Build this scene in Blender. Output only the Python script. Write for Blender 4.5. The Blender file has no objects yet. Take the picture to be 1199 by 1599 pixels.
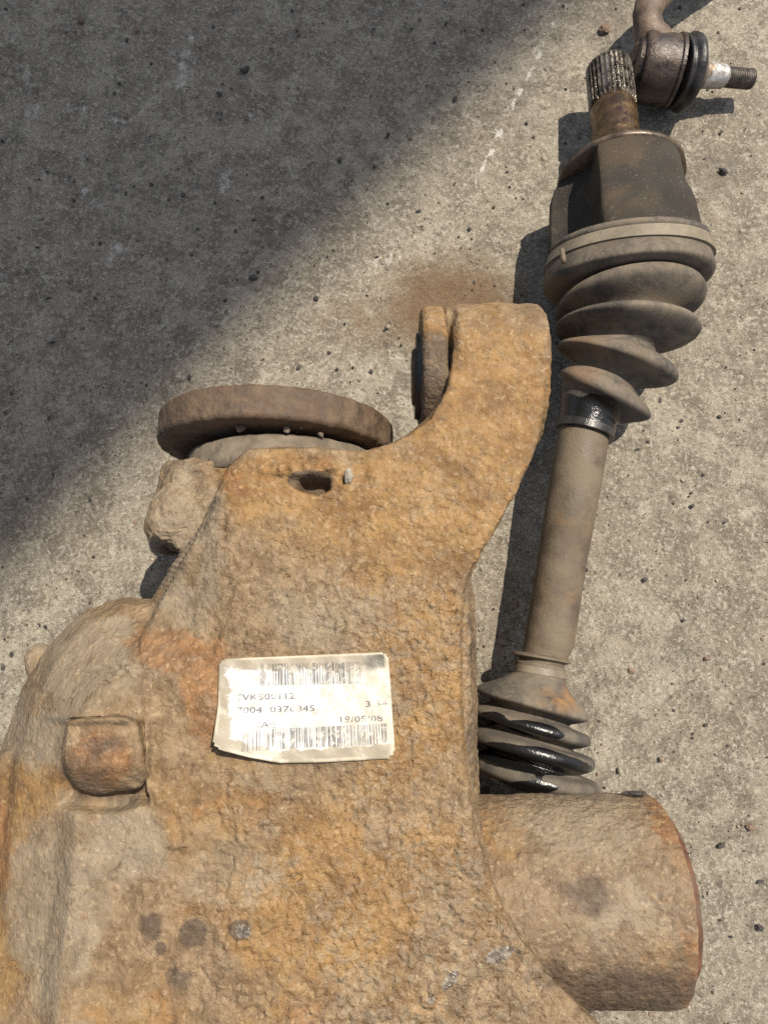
import bpy, bmesh, math, random
import numpy as np
from mathutils import Vector
random.seed(4)
RNG = np.random.default_rng(4)
scn = bpy.context.scene
col = scn.collection

# ------------------------------------------------------------------ camera
CAM_H, TILT, FPX = 0.44, math.radians(11.0), 1155.0
cam_d = bpy.data.cameras.new('camera')
cam = bpy.data.objects.new('camera', cam_d); col.objects.link(cam)
cam.location = (0, 0, CAM_H); cam.rotation_euler = (TILT, 0, 0)
cam_d.sensor_fit = 'VERTICAL'; cam_d.sensor_height = 36.0; cam_d.lens = FPX / 1599.0 * 36.0
cam_d.clip_start = 0.01; cam_d.clip_end = 200
scn.camera = cam

# ------------------------------------------------------------------ light
SUNV = Vector((0.33, 0.34, 1.0)).normalized()        # towards the sun
EL = math.asin(SUNV.z)
world = bpy.data.worlds.new("World"); scn.world = world; world.use_nodes = True
wn = world.node_tree.nodes; wl = world.node_tree.links
bg = wn.get('Background') or wn.new('ShaderNodeBackground')
sky = wn.new('ShaderNodeTexSky'); sky.sky_type = 'NISHITA'; sky.sun_disc = False
sky.sun_elevation = EL; sky.sun_rotation = math.atan2(SUNV.x, SUNV.y)
sky.air_density = 1.0; sky.dust_density = 2.0
hs = wn.new('ShaderNodeHueSaturation'); hs.inputs['Saturation'].default_value = 0.66
wl.new(sky.outputs[0], hs.inputs['Color']); wl.new(hs.outputs[0], bg.inputs[0]); bg.inputs[1].default_value = 0.105
sd = bpy.data.lights.new('sun', 'SUN'); sun = bpy.data.objects.new('sun', sd); col.objects.link(sun)
sd.energy = 5.0; sd.angle = math.radians(0.5); sd.color = (1.0, 0.915, 0.785)
sun.rotation_euler = SUNV.to_track_quat('Z', 'Y').to_euler(); sun.location = (1, 1, 3)
scn.view_settings.view_transform = 'Standard'; scn.view_settings.look = 'None'
scn.view_settings.exposure = 0.46; scn.view_settings.gamma = 1.0
scn.cycles.max_bounces = 6; scn.cycles.use_denoising = False

# ------------------------------------------------------------------ helpers
CT, ST = math.cos(TILT), math.sin(TILT)
def P(px, py, z):
    u = (px - 599.5) / FPX; v = (799.5 - py) / FPX
    k = (CAM_H - z) / (CT - v * ST)
    return Vector((u * k, (v * CT + ST) * k, z))
def proj(v):                                          # N,3 -> pixel of the traced plan
    x, y, z = v[:, 0], v[:, 1], v[:, 2] - CAM_H
    cy = y * CT + z * ST; cz = -y * ST + z * CT
    return 599.5 + FPX * x / -cz, 799.5 - FPX * cy / -cz

def hsh(ix, iy, iz, s):
    h = (ix * 374761393 + iy * 668265263 + iz * 2147483647 + s * 974634777) & 0xFFFFFFFF
    h = ((h ^ (h >> 13)) * 1274126177) & 0xFFFFFFFF
    h = ((h ^ (h >> 16)) * 2246822519) & 0xFFFFFFFF
    return ((h ^ (h >> 15)) & 0xFFFFFF) / float(0xFFFFFF)
def vnoise(p, scale, s=0):                            # value noise, -1..1
    q = np.asarray(p) * scale; i = np.floor(q).astype(np.int64); f = q - i
    f = f * f * f * (f * (f * 6 - 15) + 10)
    r = 0
    for dx in (0, 1):
        wx = f[:, 0] if dx else 1 - f[:, 0]
        for dy in (0, 1):
            wy = f[:, 1] if dy else 1 - f[:, 1]
            for dz in (0, 1):
                wz = f[:, 2] if dz else 1 - f[:, 2]
                r = r + wx * wy * wz * hsh(i[:, 0] + dx, i[:, 1] + dy, i[:, 2] + dz, s)
    return r * 2 - 1
def fbm(p, scale, oct=4, s=0, g=0.5):
    a, r, t = 1.0, 0, 0
    for k in range(oct):
        r = r + a * vnoise(p, scale * 2.03 ** k, s + k * 7); t += a; a *= g
    return r / t * 1.5
def sstep(a, b, x):
    t = np.clip((x - a) / (b - a), 0, 1); return t * t * (3 - 2 * t)

def empty(name, loc, label, cat, group=None):
    o = bpy.data.objects.new(name, None); col.objects.link(o); o.location = loc
    o.empty_display_size = 0.02
    o['label'] = label; o['category'] = cat
    if group: o['group'] = group
    return o
def raw_mesh(name, verts, faces, smooth=True):
    me = bpy.data.meshes.new(name)
    verts = np.asarray(verts, dtype=float)
    me.from_pydata([tuple(v) for v in verts], [], [tuple(f) for f in faces]); me.update()
    if smooth: me.polygons.foreach_set('use_smooth', [True] * len(me.polygons))
    return me
def root_loc(parent):
    l = Vector((0, 0, 0))
    while parent is not None:
        l += parent.location; parent = parent.parent
    return l
def link(name, me, mat, parent=None, label=None, kind=None):
    o = bpy.data.objects.new(name, me); col.objects.link(o)
    if mat: me.materials.append(mat)
    if parent is not None:
        l = root_loc(parent)
        co = np.empty(len(me.vertices) * 3); me.vertices.foreach_get('co', co)
        co = co.reshape(-1, 3) - np.array(l); me.vertices.foreach_set('co', co.ravel()); me.update()
        o.parent = parent
    if label: o['label'] = label
    if kind: o['kind'] = kind
    return o
def getco(me):
    co = np.empty(len(me.vertices) * 3); me.vertices.foreach_get('co', co); return co.reshape(-1, 3)
def setco(me, co):
    me.vertices.foreach_set('co', np.asarray(co).ravel()); me.update()
def getno(me):
    n = np.empty(len(me.vertices) * 3); me.vertex_normals.foreach_get('vector', n); return n.reshape(-1, 3)
def setattr4(me, name, arr):
    a = me.color_attributes.new(name, 'FLOAT_COLOR', 'POINT'); a.data.foreach_set('color', np.asarray(arr, dtype=np.float32).ravel())
def roughen(me, amp, scale, oct=4, s=0):
    co = getco(me); no = getno(me); setco(me, co + no * (fbm(co, scale, oct, s) * amp)[:, None])

def tube_faces(nr, ns, cap0=True, cap1=True):
    f = []
    for i in range(nr - 1):
        for j in range(ns):
            k = (j + 1) % ns
            f.append((i * ns + j, i * ns + k, (i + 1) * ns + k, (i + 1) * ns + j))
    if cap0: f.append(tuple(range(ns - 1, -1, -1)))
    if cap1: f.append(tuple((nr - 1) * ns + j for j in range(ns)))
    return f
def loft(name, secs, ns=96, caps=(True, True)):
    """secs: (center, axisA, axisB, radius | function(angle)->radius)"""
    v = []
    for c, a, b, r in secs:
        for j in range(ns):
            t = 2 * math.pi * j / ns
            rr = r(t) if callable(r) else r
            v.append(Vector(c) + Vector(a) * (math.cos(t) * rr) + Vector(b) * (math.sin(t) * rr))
    me = raw_mesh(name, v, tube_faces(len(secs), ns, *caps))
    fix_normals(me)
    return me
def fix_normals(me):
    bm = bmesh.new(); bm.from_mesh(me); bmesh.ops.recalc_face_normals(bm, faces=bm.faces); bm.to_mesh(me); bm.free()
def lathe(name, p0, p1, prof, ns=96, up=(0, 0, 1)):
    """prof: (distance along p0->p1 in metres, radius)"""
    p0 = Vector(p0); d = (Vector(p1) - p0).normalized()
    b = (Vector(up) - d * d.dot(Vector(up))).normalized(); a = d.cross(b)
    return loft(name, [(p0 + d * s, a, b, max(r, 1e-5)) for s, r in prof], ns)
def catmull(pts, n):
    pts = [np.array(p, dtype=float) for p in pts]; out = []
    for i in range(len(pts) - 1):
        p0 = pts[max(i - 1, 0)]; p1 = pts[i]; p2 = pts[i + 1]; p3 = pts[min(i + 2, len(pts) - 1)]
        for k in range(n):
            t = k / n
            out.append(0.5 * (2 * p1 + (p2 - p0) * t + (2 * p0 - 5 * p1 + 4 * p2 - p3) * t * t + (3 * p1 - p0 - 3 * p2 + p3) * t ** 3))
    out.append(pts[-1]); return out
def edge_auto(me, deg=35):
    bm = bmesh.new(); bm.from_mesh(me)
    for e in bm.edges:
        if len(e.link_faces) == 2 and e.calc_face_angle(0) > math.radians(deg): e.smooth = False
    bm.to_mesh(me); bm.free()

# ------------------------------------------------------------------ material helper
class NT:
    def __init__(s, name):
        s.m = bpy.data.materials.new(name); s.m.use_nodes = True; s.t = s.m.node_tree; s.n = s.t.nodes
        s.b = s.n['Principled BSDF']; s.tc = s.n.new('ShaderNodeTexCoord')
        s.co = s.tc.outputs['Object']; s.disp = None
    def lk(s, a, b): s.t.links.new(a, b)
    def put(s, sock, v):
        if isinstance(v, (int, float, tuple, list)): sock.default_value = (tuple(v) + (1,) if isinstance(v, (tuple, list)) and len(v) == 3 and sock.type == 'RGBA' else v)
        else: s.lk(v, sock)
    def noise(s, scale, detail=4, rough=0.55, dist=0.0, co=None, out=0):
        n = s.n.new('ShaderNodeTexNoise'); n.inputs['Scale'].default_value = scale; n.inputs['Detail'].default_value = detail
        n.inputs['Roughness'].default_value = rough; n.inputs['Distortion'].default_value = dist
        s.lk(co or s.co, n.inputs['Vector']); return n.outputs[out]
    def voro(s, scale, feat='F1', co=None, out='Distance', rnd=1.0):
        n = s.n.new('ShaderNodeTexVoronoi'); n.feature = feat; n.inputs['Scale'].default_value = scale
        n.inputs['Randomness'].default_value = rnd
        s.lk(co or s.co, n.inputs['Vector']); return n.outputs[out]
    def stretch(s, sc, rot=(0, 0, 0)):
        n = s.n.new('ShaderNodeMapping'); n.inputs['Scale'].default_value = sc; n.inputs['Rotation'].default_value = rot
        s.lk(s.co, n.inputs['Vector']); return n.outputs[0]
    def warp(s, scale, amt):
        n = s.n.new('ShaderNodeVectorMath'); n.operation = 'MULTIPLY_ADD'
        s.lk(s.noise(scale, 3, out=1), n.inputs[0]); n.inputs[1].default_value = (amt,) * 3; s.lk(s.co, n.inputs[2]); return n.outputs[0]
    def ramp(s, v, a, b, lo=0.0, hi=1.0):
        n = s.n.new('ShaderNodeMapRange'); n.interpolation_type = 'SMOOTHSTEP'
        s.put(n.inputs[0], v)
        for i, x in enumerate((a, b, lo, hi)): s.put(n.inputs[i + 1], x)
        return n.outputs[0]
    def math(s, op, a, b=0.0, clamp=False):
        n = s.n.new('ShaderNodeMath'); n.operation = op; n.use_clamp = clamp; s.put(n.inputs[0], a); s.put(n.inputs[1], b); return n.outputs[0]
    def mix(s, f, a, b, mode='MIX'):
        n = s.n.new('ShaderNodeMix'); n.data_type = 'RGBA'; n.blend_type = mode
        s.put(n.inputs[0], f); s.put(n.inputs[6], a); s.put(n.inputs[7], b); return n.outputs[2]
    def attr(s, name, alpha=False):
        n = s.n.new('ShaderNodeAttribute'); n.attribute_name = name
        sp = s.n.new('ShaderNodeSeparateColor'); s.lk(n.outputs['Color'], sp.inputs[0])
        return list(sp.outputs) + [n.outputs['Alpha']]
    def bump(s, h, dist, strength=1.0):
        n = s.n.new('ShaderNodeBump'); n.inputs['Strength'].default_value = strength; n.inputs['Distance'].default_value = dist
        s.put(n.inputs['Height'], h)
        if s.disp is not None: s.lk(s.disp, n.inputs['Normal'])
        s.disp = n.outputs[0]; s.lk(s.disp, s.b.inputs['Normal'])
    def fin(s, color, rough=0.8, metal=0.0, spec=0.5):
        s.put(s.b.inputs['Base Color'], color); s.put(s.b.inputs['Roughness'], rough); s.put(s.b.inputs['Metallic'], metal)
        s.put(s.b.inputs['Specular IOR Level'], spec); return s.m

# --- concrete
def mat_concrete():
    t = NT('concrete')
    a = t.attr('mask')                                   # r brown dirt, g scuffed white, b damp-dark, alpha grain
    base = t.mix(t.ramp(t.noise(11, 6, 0.65), 0.36, 0.64), (0.235, 0.20, 0.155), (0.33, 0.295, 0.235))
    base = t.mix(t.ramp(t.noise(48, 7, 0.75), 0.45, 0.58, 0, 0.85), base, (0.16, 0.137, 0.106))
    base = t.mix(t.ramp(t.noise(75, 7, 0.8, 0.5), 0.52, 0.64, 0, 0.7), base, (0.45, 0.415, 0.345))
    base = t.mix(t.ramp(t.noise(380, 5, 0.8), 0.50, 0.62, 0, 0.8), base, (0.47, 0.43, 0.355))
    base = t.mix(t.ramp(t.noise(560, 5, 0.8), 0.53, 0.63, 0, 0.8), base, (0.10, 0.083, 0.065))
    base = t.mix(t.ramp(t.noise(260, 5, 0.8, 0.8), 0.62, 0.70, 0, 0.8), base, (0.66, 0.62, 0.54))
    v = t.voro(210, co=t.warp(300, 0.004)); sel = t.noise(70, 2)
    dark = t.math('MULTIPLY', t.ramp(v, 0.22, 0.10), t.ramp(sel, 0.50, 0.58))
    base = t.mix(t.math('MULTIPLY', dark, 0.75), base, (0.07, 0.06, 0.052))
    v2 = t.voro(95, co=t.warp(200, 0.006)); sel2 = t.noise(31, 2)
    d2 = t.math('MULTIPLY', t.ramp(v2, 0.17, 0.09), t.ramp(sel2, 0.55, 0.6))
    base = t.mix(t.math('MULTIPLY', d2, 0.7), base, (0.10, 0.085, 0.07))
    br = t.ramp(t.math('ADD', a[0], t.math('MULTIPLY', t.math('SUBTRACT', t.noise(90, 6, 0.75), 0.5), 1.1)), 0.05, 1.0)
    base = t.mix(t.math('MULTIPLY', br, 0.85), base, (0.15, 0.088, 0.04))
    base = t.mix(t.math('MULTIPLY', a[2], 0.5), base, (0.13, 0.115, 0.095))
    sc = t.ramp(t.math('ADD', t.math('MULTIPLY', a[1], 0.35), t.math('MULTIPLY', t.noise(210, 8, 0.85), 1.0)), 0.70, 0.82)
    base = t.mix(t.math('MULTIPLY', sc, 0.8), base, (0.60, 0.58, 0.54))
    base = t.mix(1.0, base, (1.0, 0.985, 0.945), 'MULTIPLY')
    t.bump(t.noise(180, 7, 0.75), 0.0040, 0.9)
    t.bump(t.noise(700, 4, 0.7), 0.0009, 0.9)
    t.bump(t.math('MAXIMUM', dark, d2), -0.0006, 0.8)
    return t.fin(base, t.ramp(t.noise(500, 3), 0.3, 0.7, 0.55, 0.9), 0, 0.4)

# --- rusty dusty casting
def mat_casting(name='rusted_iron', tube=False):
    t = NT(name)
    a = t.attr('mask')                                   # r tan, g grey dust, b dark stain and painted shade, alpha red rust
    p = t.attr('relief')                                 # r pebbly scale
    def sel(ch, sc, lo, hi, det=7, amp=1.5, dist=0.6):
        nn = t.math('ADD', t.noise(sc, det, 0.72, dist), t.math('MULTIPLY', t.noise(sc * 0.31, 3, 0.6, 0.5), 0.9))
        return t.ramp(t.math('ADD', ch, t.math('MULTIPLY', t.math('SUBTRACT', nn, 0.95), amp)), lo, hi)
    mid = t.noise(95, 7, 0.7, 0.4)
    if tube: base = t.mix(t.ramp(mid, 0.35, 0.65), (0.135, 0.098, 0.063), (0.225, 0.172, 0.115))
    else: base = t.mix(t.ramp(mid, 0.38, 0.62), (0.14, 0.098, 0.056), (0.25, 0.185, 0.115))
    tanv = t.mix(t.ramp(t.noise(46, 7, 0.72), 0.38, 0.62), (0.162, 0.093, 0.036), (0.278, 0.176, 0.073))
    base = t.mix(sel(a[0], 60, 0.12, 0.8), base, tanv)
    grey = t.mix(t.ramp(t.noise(130, 6, 0.7), 0.4, 0.62), (0.165, 0.138, 0.098), (0.285, 0.243, 0.178))
    base = t.mix(t.math('MULTIPLY', sel(a[1], 42, 0.22, 0.80), 0.85), base, grey)
    base = t.mix(t.math('MULTIPLY', sel(a[1], 110, 0.55, 0.75, 7, 2.2), 0.5), base, (0.24, 0.205, 0.155))
    rust = t.mix(t.ramp(t.noise(190, 6, 0.7), 0.4, 0.62), (0.15, 0.072, 0.027), (0.28, 0.142, 0.055))
    base = t.mix(t.math('MULTIPLY', sel(a[3], 55, 0.40, 0.95, 8, 2.4), 0.75), base, rust)
    base = t.mix(t.ramp(t.noise(33, 8, 0.78, 1.0), 0.55, 0.68, 0, 0.45), base, (0.15, 0.098, 0.058))
    base = t.mix(t.math('MULTIPLY', t.ramp(t.noise(260, 5, 0.7), 0.52, 0.66), 0.6), base, (0.115, 0.072, 0.038))
    base = t.mix(t.math('MULTIPLY', t.ramp(t.noise(420, 5, 0.7), 0.54, 0.66), 0.45), base, (0.42, 0.335, 0.22))
    dm = sel(a[2], 75, 0.26, 0.62, 8, 1.1)
    base = t.mix(t.math('MULTIPLY', dm, 0.85), base, (0.075, 0.055, 0.04))
    wpc = t.warp(240, 0.0010)
    peb = t.voro(400, 'SMOOTH_F1', co=wpc)
    sp = t.n.new('ShaderNodeSeparateColor'); t.lk(t.voro(400, 'F1', co=wpc, out='Color'), sp.inputs[0])
    base = t.mix(t.math('MULTIPLY', t.ramp(sp.outputs[0], 0.66, 0.8), t.math('MULTIPLY', t.math('ADD', p[0], 0.35), 0.28)), base, (0.22, 0.195, 0.15))
    base = t.mix(t.math('MULTIPLY', t.ramp(sp.outputs[1], 0.8, 0.9), t.math('MULTIPLY', t.math('ADD', p[0], 0.2), 0.16)), base, (0.42, 0.32, 0.19))
    # edges of lifted skins: short crooked dark lines
    n_ = t.noise(41, 6, 0.62, 0.9); ln = t.ramp(t.math('ABSOLUTE', t.math('SUBTRACT', n_, 0.447)), 0.007, 0.002)
    crack = t.math('MULTIPLY', ln, t.ramp(t.noise(85, 3), 0.50, 0.56))
    if not tube: base = t.mix(t.math('MULTIPLY', crack, 0.3), base, (0.05, 0.034, 0.022))
    sh = sel(p[1], 160, 0.4, 0.55, 6, 0.9)               # bare glossy grey scale
    base = t.mix(t.math('MULTIPLY', sh, 0.85), base, t.mix(t.ramp(t.noise(300, 4), 0.4, 0.6), (0.10, 0.09, 0.08), (0.24, 0.225, 0.20)))
    t.bump(t.math('MULTIPLY', peb, t.math('ADD', p[0], 0.10)), -0.0008, 1.0)
    t.bump(t.math('MULTIPLY', t.noise(270, 4, 0.5), p[2]), 0.0017, 1.0)
    t.bump(t.math('MULTIPLY', t.noise(480, 3, 0.6), p[2]), 0.0008, 1.0)
    t.bump(t.noise(620, 2, 0.5), 0.0006, 1.0)
    t.bump(t.ramp(n_, 0.437, 0.457), 0.0002, 0.8 if not tube else 0.2)
    base = t.mix(1.0, base, (0.89, 0.83, 0.76), 'MULTIPLY')
    r = t.ramp(t.noise(300, 4, 0.6), 0.35, 0.65, 0.58, 0.9)
    r = t.math('SUBTRACT', r, t.math('ADD', t.math('MULTIPLY', p[0], 0.16), t.math('MULTIPLY', sh, 0.3)), True)
    return t.fin(base, r, 0, 0.36)

def mat_simple(name, c1, c2, scale=80, rough=(0.6, 0.9), bump=0.0006, bscale=400, metal=0.0, spec=0.4, c3=None, s3=30, speck=None):
    t = NT(name)
    base = t.mix(t.ramp(t.noise(scale, 6, 0.65), 0.35, 0.65), c1, c2)
    if c3: base = t.mix(t.ramp(t.noise(s3, 6, 0.65, 0.5), 0.5, 0.66), base, c3)
    if speck: base = t.mix(t.math('MULTIPLY', t.ramp(t.noise(900, 2, 0.5), 0.66, 0.72), 0.8), base, speck)
    t.bump(t.noise(bscale, 5, 0.65), bump, 0.8)
    return t.fin(base, t.ramp(t.noise(scale * 2, 4), 0.35, 0.65, *rough), metal, spec)

def mat_rubber(name, dusty=(0.155, 0.125, 0.088), amt=0.9):
    t = NT(name); a = t.attr('mask')                     # r grease, g clean rubber and painted shade, b rusty dust
    base = t.mix(t.ramp(t.noise(45, 6, 0.65, 0.5), 0.32, 0.62, 0, amt), (0.045, 0.04, 0.036), dusty)
    base = t.mix(t.ramp(t.noise(500, 4, 0.7), 0.5, 0.7, 0, 0.45), base, (0.22, 0.18, 0.13))
    base = t.mix(t.math('MULTIPLY', a[1], 0.85), base, (0.03, 0.028, 0.027))
    base = t.mix(t.math('MULTIPLY', a[2], t.ramp(t.noise(80, 5), 0.35, 0.6)), base, (0.24, 0.13, 0.055))
    g = t.ramp(t.math('ADD', a[0], t.math('MULTIPLY', t.math('SUBTRACT', t.noise(160, 4), 0.5), 0.5)), 0.42, 0.56)
    base = t.mix(g, base, (0.008, 0.008, 0.008))
    t.bump(t.noise(700, 4, 0.65), 0.0003, 0.7)
    t.bump(t.math('MULTIPLY', t.noise(380, 3), g), 0.0004, 0.7)
    r = t.mix(g, (0.88,) * 3, (0.22,) * 3)
    return t.fin(base, r, 0, 0.5)

M_conc = mat_concrete()
M_cast = mat_casting()
M_tube = mat_casting('dusty_iron_tube', True)
M_flange = mat_simple('brown_rust', (0.066, 0.044, 0.028), (0.125, 0.085, 0.053), 120, (0.55, 0.85), 0.0010, 420, 0, 0.4, (0.095, 0.058, 0.037), 34)
M_darkrust = mat_simple('dark_rust', (0.045, 0.028, 0.02), (0.10, 0.055, 0.03), 150, (0.5, 0.85), 0.0008, 500)
M_redrust = mat_simple('red_rust', (0.07, 0.032, 0.020), (0.135, 0.062, 0.032), 130, (0.55, 0.85), 0.0012, 380, 0, 0.4, (0.09, 0.07, 0.055), 60)
M_neck = mat_simple('grey_dusty_iron', (0.10, 0.08, 0.058), (0.18, 0.148, 0.108), 100, (0.7, 0.95), 0.0009, 380)
M_cv = mat_simple('dark_cast_steel', (0.028, 0.024, 0.020), (0.045, 0.039, 0.031), 60, (0.75, 0.95), 0.0004, 900, 0, 0.2, (0.065, 0.048, 0.032), 22, (0.17, 0.145, 0.11))
M_shaft = mat_simple('dusty_steel_tube', (0.072, 0.055, 0.037), (0.145, 0.115, 0.079), 34, (0.5, 0.8), 0.0005, 600, 0, 0.35, (0.165, 0.105, 0.052), 26)
M_pale = mat_simple('dusty_band_metal', (0.14, 0.115, 0.08), (0.215, 0.178, 0.128), 60, (0.45, 0.7), 0.0003, 700, 0, 0.5)
M_oilbrown = mat_simple('oily_brown_steel', (0.05, 0.027, 0.009), (0.17, 0.10, 0.04), 70, (0.14, 0.34), 0.0010, 300, 0.55, 0.9, (0.04, 0.015, 0.008), 60)
M_spline = mat_simple('greasy_spline_steel', (0.03, 0.022, 0.014), (0.27, 0.23, 0.18), 200, (0.12, 0.32), 0.0008, 380, 0.6, 0.9)
M_zinc = mat_simple('bare_zinc_steel', (0.34, 0.32, 0.29), (0.52, 0.50, 0.47), 140, (0.25, 0.5), 0.0004, 500, 0.6, 0.5, (0.2, 0.14, 0.09), 70)
M_thread = mat_simple('worn_thread_steel', (0.06, 0.05, 0.042), (0.17, 0.15, 0.125), 200, (0.3, 0.6), 0.0003, 700, 0.5, 0.5)
M_joint = mat_simple('oily_joint_iron', (0.022, 0.015, 0.012), (0.065, 0.042, 0.028), 90, (0.25, 0.55), 0.0006, 500, 0.1, 0.5, (0.02, 0.015, 0.013), 70)
M_arm = mat_simple('brown_forged_rod', (0.07, 0.045, 0.03), (0.14, 0.098, 0.066), 90, (0.4, 0.7), 0.0006, 500, 0.1, 0.5)
M_shoulder = mat_simple('brown_machined_steel', (0.055, 0.038, 0.024), (0.12, 0.085, 0.055), 90, (0.25, 0.5), 0.0003, 500, 0.3, 0.6)
M_boot = mat_rubber('dusty_rubber')
M_boot2 = mat_rubber('dusty_rubber_small', (0.155, 0.128, 0.093), 0.95)
M_black = mat_simple('black_rubber', (0.012, 0.011, 0.011), (0.03, 0.027, 0.025), 90, (0.25, 0.5), 0.0003, 700, 0, 0.5)
M_stone = mat_simple('dark_stone', (0.035, 0.032, 0.03), (0.075, 0.066, 0.058), 200, (0.7, 0.95), 0.0006, 700)
M_stonebrown = mat_simple('brown_stone', (0.13, 0.085, 0.055), (0.2, 0.14, 0.1), 200, (0.7, 0.95), 0.0006, 700)
M_stonepale = mat_simple('pale_stone', (0.20, 0.175, 0.135), (0.30, 0.265, 0.21), 200, (0.7, 0.95), 0.0006, 700)
M_steelroof = mat_simple('painted_sheet_steel', (0.30, 0.31, 0.31), (0.38, 0.39, 0.39), 3, (0.5, 0.7), 0.001, 20)

# ------------------------------------------------------------------ ground
def axis_grid(lo, hi, step, far):
    core = list(np.arange(lo, hi + step / 2, step)); out = []
    d = step
    x = lo
    while x > -far: d *= 1.35; x -= d; out.append(max(x, -far))
    left = out[::-1]; out = []; d = step; x = hi
    while x < far: d *= 1.35; x += d; out.append(min(x, far))
    return np.array(left + core + out)
gx = axis_grid(-0.31, 0.31, 0.0014, 30); gy = axis_grid(-0.24, 0.50, 0.0014, 30)
X, Y = np.meshgrid(gx, gy); co = np.stack([X.ravel(), Y.ravel(), np.zeros(X.size)], 1)
near = (np.abs(co[:, 0]) < 0.4) & (np.abs(co[:, 1] - 0.13) < 0.45)
h = np.zeros(len(co)); cn = co[near]
hh = fbm(cn, 14, 3, 1) * 0.0012 + fbm(cn, 110, 4, 9, 0.6) * 0.0007
pit = sstep(0.55, 0.8, vnoise(cn, 160, 33)) * sstep(0.1, 0.5, vnoise(cn, 30, 34)); hh -= pit * 0.0014
h[near] = hh; co[:, 2] = h - 0.0012
nx, ny = len(gx), len(gy)
idx = np.arange(nx * ny).reshape(ny, nx)
q = np.stack([idx[:-1, :-1], idx[:-1, 1:], idx[1:, 1:], idx[1:, :-1]], -1).reshape(-1, 4)
me = bpy.data.meshes.new('concrete_ground')
me.vertices.add(len(co)); me.vertices.foreach_set('co', co.ravel())
me.loops.add(q.size); me.loops.foreach_set('vertex_index', q.ravel().astype(np.int32))
me.polygons.add(len(q)); me.polygons.foreach_set('loop_start', np.arange(0, q.size, 4, dtype=np.int32))
me.update(calc_edges=True); me.polygons.foreach_set('use_smooth', np.ones(len(q), dtype=bool))
gpx, gpy = proj(co)
mask = np.zeros((len(co), 4)); mask[:, 3] = 1
def blob(px, py, cx, cy, rx, ry, rot=0):
    c, s = math.cos(rot), math.sin(rot); dx, dy = px - cx, py - cy
    u = (dx * c + dy * s) / rx; v = (-dx * s + dy * c) / ry
    return np.clip(1 - np.sqrt(u * u + v * v), 0, 1)
nz = fbm(co, 30, 4, 50) * 0.25
def addg(ch, cx, cy, rx, ry, amt=1.0, rot=0, wob=1.0):
    b = blob(gpx, gpy, cx, cy, rx, ry, rot)
    mask[:, ch] = np.maximum(mask[:, ch], np.clip(sstep(0.0, 0.6, b * (1 + nz * wob * 3)) * amt, 0, 1))
mask[:, 0] = np.clip(np.maximum(blob(gpx, gpy, 705, 480, 150, 115) * 1.35, blob(gpx, gpy, 570, 500, 120, 70) * 0.6) * (1 + nz), 0, 0.95)
addg(2, 1120, 265, 60, 45, 0.8); addg(2, 950, 40, 60, 60, 0.6); addg(2, 820, 175, 40, 60, 0.5)
addg(2, 250, 300, 160, 110, 0.35); addg(2, 1060, 1010, 80, 60, 0.35)
# scuffed white streaks
for (x0, y0, x1, y1, w) in ((858, 50, 735, 300, 14), (715, 112, 745, 120, 6), (185, 380, 160, 440, 8), (165, 330, 130, 300, 8), (60, 170, 45, 175, 12),
                            (620, 400, 560, 420, 10), (390, 175, 400, 190, 9), (190, 190, 110, 165, 8), (345, 300, 360, 255, 8), (280, 130, 300, 60, 12)):
    n = 9
    for k in range(n):
        f = k / (n - 1); addg(1, x0 + (x1 - x0) * f + random.uniform(-4, 4), y0 + (y1 - y0) * f, w * random.uniform(0.6, 1.6), w * random.uniform(0.8, 1.9), random.uniform(0.3, 0.75), 0.35)
for k in range(46):
    f = k / 45; w = random.uniform(2.5, 6.5)
    if random.random() < 0.72: addg(1, 872 - 142 * f + random.uniform(-3, 3), 20 + 290 * f, w, w * random.uniform(1.0, 2.2), random.uniform(0.5, 1.15), 0.4, 0.8)
setattr4(me, 'mask', mask)
ground = link('concrete_ground', me, M_conc, kind='structure')

# grit and pebbles
def stone_mesh(r, s, flat=0.55, ns=1):
    bm = bmesh.new(); bmesh.ops.create_icosphere(bm, subdivisions=ns, radius=1)
    rnd = random.Random(s); sx, sy = rnd.uniform(0.7, 1.35), rnd.uniform(0.6, 1.0)
    a = rnd.uniform(0, 6.28)
    for v in bm.verts:
        k = 1 + rnd.uniform(-0.22, 0.22)
        x, y, z = v.co.x * sx * k, v.co.y * sy * k, v.co.z * flat * k
        v.co = Vector((x * math.cos(a) - y * math.sin(a), x * math.sin(a) + y * math.cos(a), z)) * r
    return bm
def grit(name, n, rlo, rhi, mat, seed, label):
    rnd = random.Random(seed); V, F = [], []; off = 0
    protos = []
    for s in range(12):
        bm = stone_mesh(1, seed + s); bm.verts.ensure_lookup_table()
        protos.append((np.array([v.co[:] for v in bm.verts]), [[v.index for v in f.verts] for f in bm.faces])); bm.free()
    for i in range(n):
        x, y = rnd.uniform(-0.31, 0.31), rnd.uniform(-0.22, 0.49); r = rlo + (rhi - rlo) * rnd.random() ** 3
        v, f = protos[rnd.randrange(12)]
        V.append(v * r + np.array([x, y, r * 0.2 - 0.0008])); F += [[k + off for k in q_] for q_ in f]; off += len(v)
    o = link(name, raw_mesh(name, np.concatenate(V), F, False), mat, kind='stuff'); o['label'] = label; o['category'] = 'grit'
    return o
grit('dark_grit', 1300, 0.0004, 0.0017, M_stone, 11, 'tiny dark grit scattered all over the concrete')
grit('brown_grit', 600, 0.0004, 0.0015, M_stonebrown, 77, 'tiny brown grit scattered all over the concrete')
grit('pale_grit', 1400, 0.0003, 0.0012, M_stonepale, 177, 'tiny pale sand grains scattered all over the concrete')
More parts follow.
